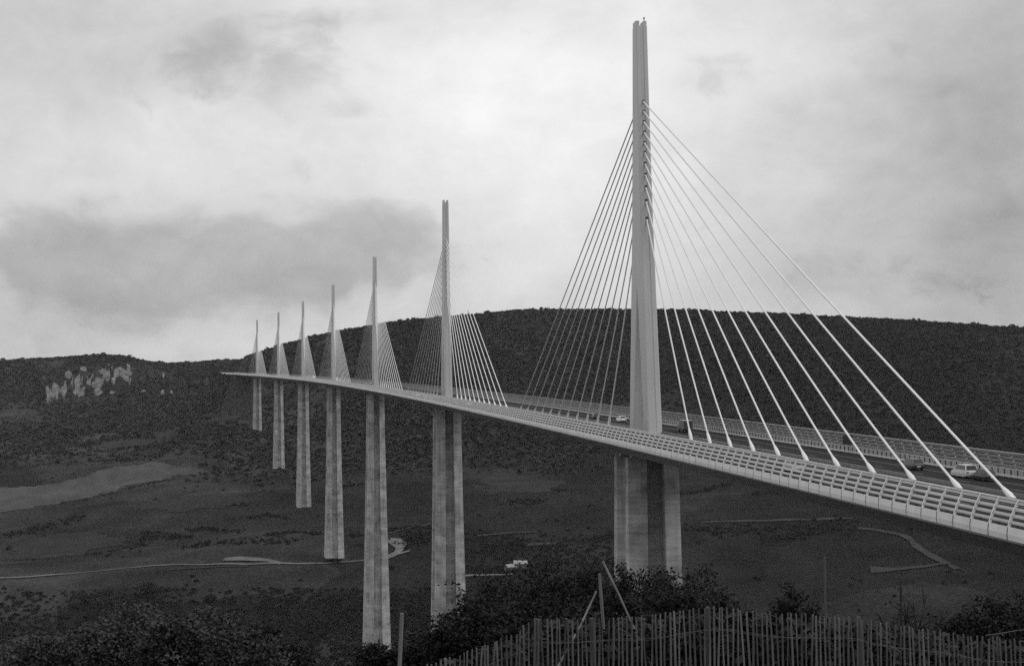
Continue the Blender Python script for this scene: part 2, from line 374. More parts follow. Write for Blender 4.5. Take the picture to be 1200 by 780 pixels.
CP3 = (HIT[iv,iu]*(1-au)+HIT[iv,iu+1]*au)*(1-av) + (HIT[iv+1,iu]*(1-au)+HIT[iv+1,iu+1]*au)*av
wu = FU + 3*vnoise(FU, FV, 5, 41) ; wv = FV + 5*vnoise(FU, FV, 6, 42)
rock = np.zeros_like(FU)
for (a, b, w, h) in ROCKS:
    rock = np.maximum(rock, 1.25-np.hypot((wu-a)/(w*.72), (wv-b)/(h*.66)))
band = np.clip(1-np.abs(FV-(461-.30*(FU-60)+.0*FU))/14, 0, 1)*np.clip((160-FU)/12, 0, 1)*np.clip((FU-50)/6, 0, 1)
rock = np.maximum(rock, band*(.25+1.6*vnoise(FU, FV*.35, 3.2, 43)))
rock = rock + .5*vnoise(FU, FV*.3, 1.6, 44)
rmask = np.clip((rock-.12)/.25, 0, 1)
push = rmask*6 - 3.5 + rmask*(9*vnoise(FU, FV*.25, 2.6, 45) + 5*vnoise(FU, FV*.6, 1.1, 46))
tocam = np.array(CAM)-CP3; tocam[..., 2] = 0; tocam /= np.linalg.norm(tocam, axis=-1)[..., None]
V = CP3 + tocam*push[..., None]; V[..., 2] = V[..., 2] - 1.5 + 3*rmask
h_, w_ = FU.shape; i_, j_ = np.meshgrid(np.arange(w_-1), np.arange(h_-1)); q_ = (j_*w_+i_).ravel()
sel = (rmask.ravel()[q_]+rmask.ravel()[q_+1]+rmask.ravel()[q_+w_]+rmask.ravel()[q_+w_+1]) > 0
q_ = q_[sel]; Q = np.stack([q_, q_+w_, q_+w_+1, q_+1], 1); used, inv = np.unique(Q, return_inverse=True)
tag(npmesh('cliff', V.reshape(-1, 3)[used], inv.reshape(Q.shape), ROCKM), kind='structure')
def on_rock(u, v):
    a = np.clip(((u-46)/.4).astype(int), 0, w_-1); b = np.clip(((v-420)/.4).astype(int), 0, h_-1)
    return (u > 46) & (u < 210) & (v > 420) & (v < 480) & (rmask[b, a] > .3)

# ------------------------------------------------------------------ far woods and scrub
def blobs(name, P, rad, hgt, m, nq=12, q0=.42, soft=.8):
    """many small crowns, each a handful of leaf clumps"""
    k = len(P); d = RNG.normal(size=(k, nq, 3)); d /= np.linalg.norm(d, axis=2)[..., None]; d[..., 2] = np.abs(d[..., 2])*1.1-.15
    R3 = np.stack([rad, rad, hgt], 1)[:, None]
    C = P[:, None] + d*RNG.uniform(.55, 1.0, (k, nq, 1))*R3
    nn = d*soft + np.array([0, 0, 1-soft])*1.3 + RNG.normal(size=d.shape)*.3; nn /= np.linalg.norm(nn, axis=2)[..., None]
    t = np.cross(nn, RNG.normal(size=d.shape)); t /= np.linalg.norm(t, axis=2)[..., None]; b = np.cross(nn, t)
    s_ = rad[:, None, None]*q0*RNG.uniform(.7, 1.4, (k, nq, 1))
    V = np.stack([C-t*s_-b*s_*.7, C+t*s_*.9-b*s_, C+t*s_+b*s_*.8, C-t*s_*.8+b*s_], 2).reshape(-1, 3)
    return tag(npmesh(name, V, np.arange(len(V)).reshape(-1, 4), m), kind='stuff')
def project(P):
    q = P-np.array(CAM); d = q@np.array(fw); return 600+F*(q@np.array(rt))/d, 390-F*(q@np.array(up))/d, d
NW = 420000
x = RNG.uniform(-1500, 2300, NW); y = RNG.uniform(1200, 3300, NW); z = hz(x, y)
P = np.stack([x, y, z], 1); u, v, d = project(P)
dens = np.clip((d-1780)/420, 0, 1)*np.clip(.75+1.3*vnoise(x, y, 180, 23), .15, 1)*1.2
wl = np.clip((380+60*vnoise(x, y, 120, 27)-u)/150, 0, 1); dens = dens*(1-wl) + wl*np.minimum(dens, np.clip((d-2080)/360, 0, 1)*.9)
dens *= np.where(vnoise(x, y, 140, 21) + .6*vnoise(x, y, 50, 22) > -.38, 1, .12)
dens = np.where((u > 50) & (u < 158) & (v > 426) & (v < 472), dens*.55, dens)
keep = (RNG.random(NW) < dens*.75) & (u > -120) & (u < 1320) & (d < 3450)
for poly in FIELD_POLYS: keep &= ~inside(x, y, poly)
for dv_ in (-2, 0, 2, 4): keep &= ~on_rock(u, v-dv_)
road_x = KC*y*y/2; keep &= ~((np.abs(x-road_x) < 15.5) & (y > 2236) & (y < 2640))
P = P[keep]; rad = RNG.uniform(1.7, 3.6, len(P)); hg = rad*RNG.uniform(.7, 1.1, len(P)); big = RNG.random(len(P)) < .05; rad = np.where(big, rad*1.5, rad); hg = np.where(big, hg*1.9, hg); P[:, 2] += hg*.15
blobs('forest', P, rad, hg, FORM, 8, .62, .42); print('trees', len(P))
# low scrub and hedges in the valley
S = []
def hedge(pix, n, spread=6.):
    W3 = [hit(u, v)[0] for u, v in pix]
    for _ in range(n):
        t = random.random()*(len(W3)-1); i = int(t); p = W3[i].lerp(W3[i+1], t-i)
        S.append((p.x+random.gauss(0, spread), p.y+random.gauss(0, spread*1.5)))
hedge([(100,649),(130,645),(150,640),(175,630),(180,624)], 120)
hedge([(55,592),(100,584),(150,572),(200,562)], 90, 4)
hedge([(195,588),(240,590),(290,594)], 90, 5)
hedge([(0,628),(40,620),(90,607)], 110, 9)
hedge([(215,640),(245,637),(300,634),(350,634)], 110, 7)
hedge([(260,478),(340,500),(430,520)], 120, 12)
hedge([(545,640),(640,648),(715,650)], 420, 17)
hedge([(610,655),(700,662),(720,668)], 260, 15)
hedge([(545,668),(600,668)], 110, 4)
hedge([(600,574),(640,573),(660,575)], 70, 5)
hedge([(590,590),(640,588)], 60, 5)
hedge([(800,622),(870,621),(950,619),(1000,616)], 240, 8)
hedge([(470,634),(505,632)], 140, 9)
hedge([(500,690),(510,700)], 30, 9)
hedge([(0,500),(80,520),(180,530),(260,520)], 160, 22)
for _ in range(4200):                                # rough ground below the valley road, left
    u_, v_ = random.uniform(-60, 520), random.uniform(690, 790)
    if u_ < 300 and random.random() > .35 + (v_-690)/140: continue
    p, D = hit(u_, v_, 800); S.append((p.x, p.y))
for _ in range(420):
    u_, v_ = random.uniform(-60, 1250), random.uniform(500, 690)
    p, D = hit(u_, v_)
    if vnoise(np.array([p.x]), np.array([p.y]), 120, 31)[0] > .05: S.append((p.x, p.y))
for k_ in range(26):                                 # short hedge lines between parcels
    u_, v_ = random.uniform(-20, 1180), random.uniform(512, 640); du = random.uniform(25, 90)
    hedge([(u_, v_), (u_+du*.5, v_-du*.05+random.uniform(-2, 2)), (u_+du, v_-du*random.uniform(-.05, .2))], int(du*1.1), 3.0)
S = np.array(S); keep = np.ones(len(S), bool)
for poly in FIELD_POLYS: keep &= ~inside(S[:, 0], S[:, 1], poly)
S = S[keep]; P = np.stack([S[:, 0], S[:, 1], hz(S[:, 0], S[:, 1])], 1)
rad = RNG.uniform(1.0, 2.6, len(P)); hg = rad*RNG.uniform(.6, 1.0, len(P)); P[:, 2] += hg*.1
blobs('scrub', P, rad, hg, SCRUBM, 18, .36)

# ------------------------------------------------------------------ the viaduct
def tr(s, lat, h):                                   # a place on the bridge: along, across, above the road plane
    th = KC*s; c = 1/math.sqrt(1+th*th)
    return Vector((KC*s*s/2 + lat*c, s - lat*th*c, .03025*s + h))
via = empty('cable_stayed_viaduct', (0, 0, 0))
tag(via, 'long white cable-stayed viaduct on seven tall concrete piers crossing the valley', 'viaduct')
S0, S1 = -215.0, 2610.0
SS = list(np.arange(S0, S1+1, 13.4))
DH = .22
sect = [(-15.7,-.18),(-15.7,.04),(-14.32,.10),(-14.3,DH),(14.3,DH),(14.32,.10),(15.7,.04),(15.7,-.18),(13.6,-.85),(5.2,-4.0),(-5.2,-4.0),(-13.6,-.85)]
mb = MB(); mb.loft([[tr(s, a, h) for a, h in sect] for s in SS]); deck = mb.build('deck', UNDER, via)
mb = MB()
for a, b in ((-14.28,-.9),(.9,14.28)): mb.ribbon([[tr(s, a, DH+.006), tr(s, (a+b)/2, DH+.006), tr(s, b, DH+.006)] for s in SS])
mb.build('carriageway', ASPH, deck, fix=False)
mb = MB()
for c in (-12.0, -2.5, 2.5, 10.0, -10.0, 12.0):
    w = .10
    if abs(c) == 12.0: continue
    mb.ribbon([[tr(s, c-w, DH+.012), tr(s, c+w, DH+.012)] for s in SS])
for c in (-6.2, 6.2):
    for s in np.arange(S0+2, 900, 13.0): mb.ribbon([[tr(q, c-.08, DH+.012), tr(q, c+.08, DH+.012)] for q in (s, s+3)])
mb.build('lane_marking', MARK, deck, fix=False)
for c in (-1.5, 1.5):
    mb = MB(); mb.loft([[tr(s, c-.05, DH+.28), tr(s, c+.05, DH+.28), tr(s, c+.05, DH+.56), tr(s, c-.05, DH+.56)] for s in SS])
    for s in np.arange(S0, 500, 3.35):
        p = tr(s, c+.09*(1 if c > 0 else -1), DH); mb.box(p.x-.04, p.x+.04, p.y-.06, p.y+.06, p.z, p.z+.4)
    mb.build('guard_rail', RAILM, deck)
for c in (-14.0, 14.0):
    mb = MB(); mb.loft([[tr(s, c-.06, DH+.12), tr(s, c+.06, DH+.12), tr(s, c+.06, DH+.34), tr(s, c-.06, DH+.34)] for s in SS])
    rail = mb.build('kerb_rail', RIBM, deck)
    mb = MB()
    for s in np.arange(S0, 700, 1.676):
        p = tr(s, c+.2*(1 if c > 0 else -1), DH); mb.box(p.x-.05, p.x+.05, p.y-.07, p.y+.07, p.z, p.z+1.0)
    mb.build('barrier_post', SIGNB, rail)['kind'] = 'stuff'
RIB = 3.352
def lat_of(z): return 16.0 - 1.1*max(0, z/3.18)**1.8
for side in (-1, 1):
    ws = MB()                                        # the top rail carries the screen
    ws.loft([[tr(s, side*(lat_of(3.18)+dx), 3.18+dz) for dx, dz in ((-.07,-.06),(.07,-.06),(.07,.07),(-.07,.07))] for s in SS])
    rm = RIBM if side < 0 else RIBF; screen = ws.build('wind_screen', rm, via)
    fs = MB()
    for s in np.arange(S0, S1-RIB, RIB):
        if s < 1250:
            a, b = s+.10, s+RIB-.10
        else: a, b = s, s+RIB
        prof = [(16.0,.05),(16.02,.5),(15.94,1.10),(15.88,1.10),(15.96,.5),(15.94,.05)]
        fs.loft([[tr(q, side*l, z) for l, z in prof] for q in (a, b)])
    fs.build('fascia', FASC, screen)
    bk = MB(); bk.loft([[tr(q, side*l, z) for l, z in ((15.80,.0),(15.80,1.06),(15.72,1.06),(15.72,.0))] for q in SS]); bk.build('backing_strip', UNDER if side > 0 else ASPH, screen)
    for j in range(4):
        zb = 1.12+.51*j; sl = MB(); prof = []
        z0, z1 = zb+(.22 if side < 0 else .13), zb+.47
        prof = [(lat_of(z0)+.0, z0), (lat_of((z0+z1)/2)+.02, (z0+z1)/2), (lat_of(z1)-.06, z1), (lat_of(z1)-.10, z1-.02), (lat_of((z0+z1)/2)-.03, (z0+z1)/2-.02), (lat_of(z0)-.04, z0)]
        sl.loft([[tr(s, side*l, z) for l, z in prof] for s in SS]); sl.build('slat', SLATM, screen)
    def rib(mbx, s):
        rings = []
        for z in (1.08, 1.6, 2.15, 2.7, 3.23):
            o = .09
            rings.append([tr(s-.07, side*(lat_of(z)+o), z), tr(s+.07, side*(lat_of(z)+o), z), tr(s+.07, side*(lat_of(z)+o-.26), z), tr(s-.07, side*(lat_of(z)+o-.22), z)])
        mbx.loft(rings)
    rs = list(np.arange(S0, S1, RIB)); start = -192 if side < 0 else -140
    near = [s for s in rs if s > start][:50]; rest = [s for s in rs if s not in near]
    for s in near:
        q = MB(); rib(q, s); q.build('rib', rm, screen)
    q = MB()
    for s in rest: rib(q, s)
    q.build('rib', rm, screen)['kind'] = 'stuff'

PIER_H = [94.5, 244.96, 221.05, 144.21, 136.42, 111.94, 77.56]
TOP = -4.75
def pier_sect(w, l, g):  # noqa                             # faceted front and back faces with a recessed panel between
    a, b, c = w/2, w*.17, l/2
    return [(-a,-c+1.6),(-b,-c),(-b+.05,-c+g),(b-.05,-c+g),(b,-c),(a,-c+1.6),(a,c-1.6),(b,c),(b-.05,c-g),(-b+.05,c-g),(-b,c),(-a,c-1.6)]
def pw(d): return 10.6 + 6.8*(d/175)**1.35
def pl(d): return 15.6 + 9.5*(d/230)
SPLIT = 88.0
for i in range(7):
    s0 = 342.0*i; H = PIER_H[i]; base = tr(s0, 0, TOP)
    th = KC*s0
    def ring(cs, w, l, d, g=2.6):
        return [tr(s0+cs+b, a, TOP-d-.03025*(cs+b)) for a, b in pier_sect(w, l, g)]
    pm = MB(); sp = min(SPLIT, H+4)
    ds = list(np.linspace(0, sp, 12))
    for sg in (-1, 1):
        pm.loft([ring(sg*(pl(d)/2-2.7-.9*d/SPLIT), pw(d), 5.4+1.8*d/SPLIT, d) for d in ds])
    if H > SPLIT:
        pm.loft([ring(0, pw(d), pl(d), d) for d in np.linspace(SPLIT, H+5, 14)])
    pier = pm.build('pier', CONC, via)
    for sg in (-1, 1):
        for sl in (-1, 1):
            q = MB(); p = tr(s0+sg*5.0, sl*3.6, 0); q.box(p.x-.8, p.x+.8, p.y-.8, p.y+.8, p.z-4.80, p.z-3.98); q.build('bearing', UNDER, pier)
    # mast: two legs astride, joining into one slotted blade
    def msect(cs, w, l, h, g=.14):
        a, b, c = w/2, .42, l/2; ch = .22
        pts = [(-a+ch,-c),(-b,-c),(-b,-c+g),(b,-c+g),(b,-c),(a-ch,-c),(a,-c+ch),(a,c-ch),(a-ch,c),(b,c),(b,c-g),(-b,c-g),(-b,c),(-a+ch,c),(-a,c-ch),(-a,-c+ch)]
        return [tr(s0+cs+y, x, h-.03025*(cs+y)) for x, y in pts]
    def ml(h): return float(np.interp(h, [0, 38, 43, 68, 86.5], [16.2, 8.7, 7.8, 4.7, 3.1]))
    def mw(h): return 3.0 - .6*h/86.5
    mm = MB()
    mm.loft([msect(0, mw(h), ml(h), h) for h in (30, 36, 43, 52, 60, 68, 78, 85.2)])
    for sx_ in (-1, 1):                              # two lugs at the tip, a slot between
        mm.loft([[tr(s0+y, x, h) for x, y in ((sx_*.45,-1.45),(sx_*(mw(86)/2-.05),-1.3),(sx_*(mw(86)/2-.05),1.3),(sx_*.45,1.45))] for h in (85.0, 86.3)] )
    for sg in (-1, 1):
        mm.loft([msect(sg*(ml(h)/4+(30-h)*.077), mw(h), ml(h)/2-(30-h)*.154, h, .12) for h in (.15, 8, 16, 24, 30)])
    mast = mm.build('mast', STEEL, via)
    if i == 0:
        q = MB(); p = tr(s0, .95, 86.3); q.tube([p, p+Vector((0,0,.7))], .07, 6); q.tube([p+Vector((0,0,.7)), p+Vector((0,0,1.05))], .16, 8); q.build('beacon', SIGNB, mast)
    AZ = [44.6, 48.3, 51.2, 53.8, 56.1, 58.4, 60.5, 62.7, 64.9, 67.1, 69.2]
    if i < 1:
        q = MB()
        for k in range(11):
            for sg in (-1, 1):
                p = tr(s0+sg*ml(AZ[k])/2, 0, AZ[k]); q.box(p.x-.2, p.x+.2, p.y-.12, p.y+.12, p.z-.22, p.z+.22)
        q.build('anchor_hole_dark', SIGNB, mast)  # dark boxes standing in for the shaded anchor holes
    for sg in (-1, 1):
        for k in range(11):
            b = tr(s0+sg*(34.865+12.316*k), 0, .3); a = tr(s0+sg*(ml(AZ[k])/2-.45), 0, AZ[k])
            d = (a-b).normalized(); q = MB()
            q.tube([b+d*2.6, a], .145, 8)
            q.tube([b, b+d*.7, b+d*1.1, b+d*2.3, b+d*2.75], [.30, .30, .34, .23, .16], 8)
            q.box(b.x-.32, b.x+.32, b.y-.5, b.y+.5, b.z-.06, b.z+.12)
            if i < 2: q.tube([a-d*1.0, a-d*.1], [.19, .26], 8)
            q.build('stay_cable', STAYM, mast)

# ------------------------------------------------------------------ vehicles
def heading(s, toward=False):
    a = math.atan2(KC*s, 1); return (-a) + (PI if toward else 0)
def car(label, s, lat, body, toward=False, length=4.3, width=1.78, height=1.45, shape='hatch', group='cars driving on the viaduct'):
    p = tr(s, lat, DH+.01); r = empty('car', p, heading(s, toward)); r.rotation_euler = (math.atan(.03025)*(-1 if toward else 1), 0, heading(s, toward))
    tag(r, label, 'car', group)
    l, w, h = length/2, width/2, height; belt = .62*h; cl_ = .2
    pr = {'hatch': dict(hood=.50, ws=.20, rs=-.72, rb=-.94), 'sedan': dict(hood=.48, ws=.20, rs=-.42, rb=-.68), 'suv': dict(hood=.52, ws=.28, rs=-.84, rb=-.96)}[shape]
    def ring(y, zl, zt, wl, wt): return [(-wl,y,zl),(-wl*1.0,y,(zl+zt)/2),(-wt,y,zt),(wt,y,zt),(wl,y,(zl+zt)/2),(wl,y,zl)]
    b = MB()
    b.loft([ring(-l,.42,belt*.82,w*.86,w*.78), ring(-l+.12,.26,belt*.97,w*.95,w*.88), ring(-l*.6,cl_,belt*1.02,w,w*.93), ring(0,cl_,belt,w,w*.93), ring(l*pr['hood'],cl_,belt*.97,w,w*.92), ring(l*.85,.24,belt*.80,w*.96,w*.86), ring(l,.38,belt*.62,w*.84,w*.74)])
    y0, y1, y2, y3 = l*pr['rb'], l*pr['rs'], l*pr['ws'], l*(pr['hood']+.02)
    wb, wr = w*.92, w*.74
    b.add([(-wb,y0,belt),(wb,y0,belt),(wb,y3,belt*.97),(-wb,y3,belt*.97),(-wr,y1,h),(wr,y1,h),(wr,y2-.1,h),(-wr,y2-.1,h)], [(4,5,6,7),(0,1,5,4),(1,2,6,5),(2,3,7,6),(3,0,4,7)])
    b.build('body', body, r)
    def pane(q, e=.012):
        c = [Vector(x) for x in q]; nn = (c[1]-c[0]).cross(c[2]-c[0]).normalized(); cen = sum(c, Vector())/4
        if nn.dot(cen-Vector((0, 0, h*.6))) < 0: nn = -nn
        c = [cen+(x-cen)*.86 for x in c]; g = MB()
        g.loft([[x+nn*.002 for x in c], [x+nn*e for x in c]]); return g
    pane([(-wb,y3,belt*.97),(wb,y3,belt*.97),(wr,y2-.1,h),(-wr,y2-.1,h)]).build('windscreen', GLASS, r)
    pane([(-wb,y0,belt),(wb,y0,belt),(wr,y1,h),(-wr,y1,h)]).build('rear_window', GLASS, r)
    for sg in (-1, 1):
        pane([(sg*wb,y0,belt),(sg*wb,y3,belt*.97),(sg*wr,y2-.1,h),(sg*wr,y1,h)]).build('side_window', GLASS, r)
        g = MB(); g.box(sg*w*.55-.16, sg*w*.55+.16, l-.10, l+.015, belt*.55, belt*.70); g.build('headlight', LAMPM, r)
        g = MB(); g.box(sg*w*.66-.12, sg*w*.66+.12, -l-.015, -l+.12, belt*.66, belt*.86); g.build('tail_light', TAILM, r)
        for yy in (-l*.62, l*.62):
            t = MB(); x0 = sg*(w-.17); t.tube([(x0-.1,yy,.32),(x0-.09,yy,.32),(x0+.09,yy,.32),(x0+.1,yy,.32)], [.28,.32,.32,.28], 16); wh = t.build('wheel', TYRE, r)
            t = MB(); t.tube([(sg*(w-.075),yy,.32),(sg*(w-.055),yy,.32)], .19, 12); t.build('rim', RIMM, wh)
    g = MB(); g.box(-.26, .26, -l-.02, -l+.01, belt*.50, belt*.64); g.build('number_plate', LAMPM, r)
    return r
def lorry(label, s, lat, body, length=9.0, width=2.45, height=3.4, toward=False, name='lorry', cat='lorry', group=None):
    p = tr(s, lat, DH+.01); r = empty(name, p); r.rotation_euler = (math.atan(.03025)*(-1 if toward else 1), 0, heading(s, toward)); tag(r, label, cat, group)
    l, w = length/2, width/2; cabl = 2.0 if length > 7 else 1.7
    g = MB(); g.box(-w, w, -l, l-cabl-.15, .75, height); g.build('cargo_box', body, r)
    g = MB(); g.loft([[(-w*.96,l-cabl,.45),(w*.96,l-cabl,.45),(w*.96,l,.45),(-w*.96,l,.45)],[(-w*.96,l-cabl,1.5),(w*.96,l-cabl,1.5),(w*.96,l,1.4),(-w*.96,l,1.4)],[(-w*.88,l-cabl,height*.82),(w*.88,l-cabl,height*.82),(w*.86,l-.55,height*.82),(-w*.86,l-.55,height*.82)]]); g.build('cab', body, r)
    g = MB(); g.add([(-w*.85,l-.05,1.5),(w*.85,l-.05,1.5),(w*.8,l-.47,height*.76),(-w*.8,l-.47,height*.76),(-w*.85,l+.03,1.5),(w*.85,l+.03,1.5),(w*.8,l-.40,height*.76),(-w*.8,l-.40,height*.76)], [(0,1,2,3),(4,5,6,7),(0,1,5,4),(1,2,6,5),(2,3,7,6),(3,0,4,7)]); g.build('windscreen', GLASS, r)
    g = MB(); g.box(-w*.94, w*.94, -l-.025, -l-.004, .85, height-.1); g.build('rear_door', paint(.06) if name == 'delivery_van' else body, r)
    g = MB(); g.box(-w*.4, w*.4, -l+.2, l-.2, .42, .74); g.build('chassis', TYRE, r)
    for sg in (-1, 1):
        for yy in ((-l+1.4, l-1.1) if length < 7 else (-l+1.3, -l+2.4, l-1.2)):
            t = MB(); x0 = sg*(w-.2); t.tube([(x0-.14,yy,.44),(x0+.14,yy,.44)], .44, 16); wh = t.build('wheel', TYRE, r)
            t = MB(); t.tube([(sg*(w-.06),yy,.44),(sg*(w-.04),yy,.44)], .24, 12); t.build('rim', RIMM, wh)
    return r
car('white estate car on the far carriageway, just ahead of a low black car', -127.6, 9.0, paint(.5), shape='suv', height=1.6, length=4.4, width=1.8)
car('low black saloon car close behind the white estate car', -132.6, 9.2, paint(.02), shape='sedan', height=1.35)
car('charcoal hatchback car on the far carriageway, left of the white estate car', -113.0, 8.6, paint(.06))
car('white hatchback car half hidden behind the foot of the nearest mast', 58.0, 8.4, paint(.75))
car('black car left of the nearest mast among the left stays', 79.0, 6.6, paint(.02), shape='sedan')
lorry('grey box van with dark rear doors just right of the nearest mast', 0.0, 8.4, paint(.2), 5.4, 2.0, 2.5, name='delivery_van', cat='van')
car('silver car seen through the near wind screen right of the nearest mast', -114.0, -8.2, paint(.3), toward=True)
car('white car behind the near wind screen just left of the second mast', 380.0, -8.2, paint(.75), toward=True)
car('silver car behind the near wind screen at the foot of the second mast', 352.0, -8.0, paint(.3), toward=True)
car('pale grey car behind the near wind screen right of the second mast', 216.0, -8.2, paint(.3), toward=True)
lorry('white lorry on the far deck between the fourth and fifth masts', 1300.0, 5.5, paint(.75), group='white lorries')
lorry('white lorry on the deck beside the fourth mast', 1080.0, 7.5, paint(.75), group='white lorries')

def sign(label, s, lat, zc, w=1.25, h=1.15):
    p = tr(s, lat, DH); r = empty('road_sign', p, heading(s)); tag(r, label, 'sign', 'dark sign panels seen by the far wind screen')
    g = MB(); g.box(-w/2, w/2, -.04, .04, zc-h/2, zc+h/2); g.build('panel', SIGNB, r)
    for sg in (-1, 1):
        g = MB(); g.tube([(sg*w*.25, .09, 0), (sg*w*.25, .09, zc+h*.4)], .045, 8); g.build('post', RAILM, r)
sign('dark square road sign by the far wind screen right of the nearest mast', -80.5, 12.3, 2.3, 1.6, 1.5)
sign('dark road sign by the far wind screen left of the second mast', 425.0, 12.75, 2.6, 1.8, 1.6)

# ------------------------------------------------------------------ farm, poles and lone trees in the valley
def house(label, u, v, l, w, h, rz):
    p, D = hit(u, v); r = empty('farm_building', p, rz); tag(r, label, 'house')
    g = MB(); g.box(-l/2, l/2, -w/2, w/2, -2, h)
    g.add([(-l/2,-w/2,h),(-l/2,w/2,h),(-l/2,0,h+w*.28),(l/2,-w/2,h),(l/2,w/2,h),(l/2,0,h+w*.28)], [(0,1,2),(3,4,5)])
    wall = g.build('wall', PLASTER, r)
    g = MB(); e = .5; rz_ = h+w*.28
    for sg in (-1, 1):
        g.loft([[(-l/2-e, 0, rz_+.05), (-l/2-e, sg*(w/2+e), h-.28), (-l/2-e, sg*(w/2+e), h-.08), (-l/2-e, 0, rz_+.25)], [(l/2+e, 0, rz_+.05), (l/2+e, sg*(w/2+e), h-.28), (l/2+e, sg*(w/2+e), h-.08), (l/2+e, 0, rz_+.25)]])
    g.build('roof', ROOFM, r)
    g = MB(); g.box(-l*.08, l*.08, -w/2-.06, -w/2+.02, 0, h*.75); g.build('door', DARKM, r)
    for c in (-.32, .30):
        g = MB(); g.box(l*c-.6, l*c+.6, -w/2-.05, -w/2+.02, h*.35, h*.75); g.build('window', DARKM, r)
house('small pale farm building with a white roof, left one of the pair by the bushes', 598, 668, 8, 7, 3.2, .35)
house('larger farm building with a bright white roof, right one of the pair by the bushes', 610, 664.5, 11, 8, 3.6, -.15)
def pole(label, u, v, h):
    p, D = hit(u, v); r = empty('utility_pole', p, .5); tag(r, label, 'pole', 'utility poles in the valley')
    g = MB(); g.tube([(0,0,-1),(0,0,h)], [.22,.15], 8); g.build('pole', POLEM, r)
    g = MB(); g.box(-1.4, 1.4, -.08, .08, h-.9, h-.7); cr = g.build('crossarm', POLEM, r)
    for x_ in (-1.2, 0, 1.2):
        g = MB(); g.tube([(x_,0,h-.7),(x_,0,h-.4)], .07, 6); g.build('insulator', ROOFM, cr)
pole('thin utility pole right of the second pier, left one of two', 585, 632, 13)
pole('thin utility pole right of the second pier, right one of two', 616, 632, 14)
pole('thin utility pole on the slope left of the fourth pier', 206, 645, 11)
def lone_tree(label, u, v, r_, hgt, seed):
    p, D = hit(u, v, 800); root = empty('tree', p); tag(root, label, 'tree', 'round trees on the left slope'); rg = np.random.default_rng(seed)
    g = MB(); g.tube([(0,0,-1),(0.1,0,hgt*.3),(0,.1,hgt*.6)], [.35,.28,.12], 7)
    for k in range(5):
        a = k*1.26; g.tube([(0,0,hgt*.3),(math.cos(a)*r_*.5,math.sin(a)*r_*.5,hgt*.6)], [.16,.05], 5)
    g.build('trunk', TWIGM, root)
    k = 900; d = rg.normal(size=(k,3)); d /= np.linalg.norm(d, axis=1)[:, None]
    q = d*(rg.random(k)**.4)[:, None]*(1+.35*np.sin(d[:, :1]*5+seed)*np.cos(d[:, 1:2]*4))*np.array([r_, r_, hgt*.36]) + [0, 0, hgt*.6]
    nn = rg.normal(size=(k,3)); nn /= np.linalg.norm(nn, axis=1)[:, None]; t = np.cross(nn, [.3,.5,.8]); t /= np.linalg.norm(t, axis=1)[:, None]; b = np.cross(nn, t)
    s = rg.uniform(.35, .75, (k,1)); V = np.stack([q-t*s-b*s*.6, q+t*s-b*s*.6, q+t*s*.8+b*s, q-t*s*.8+b*s*.8], 1).reshape(-1,3)
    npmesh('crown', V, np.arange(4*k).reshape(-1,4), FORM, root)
lone_tree('broad round tree standing alone on the left slope below the valley road', 172, 698, 9, 11, 1)
lone_tree('small dark tree near the left edge below the valley road', 33, 702, 5, 7, 2)
lone_tree('dark tree with a smaller crown in the middle of the left slope', 100, 706, 5.5, 7, 3)
lone_tree('small tree below the valley road left of the third pier', 246, 706, 4.5, 6.5, 4)

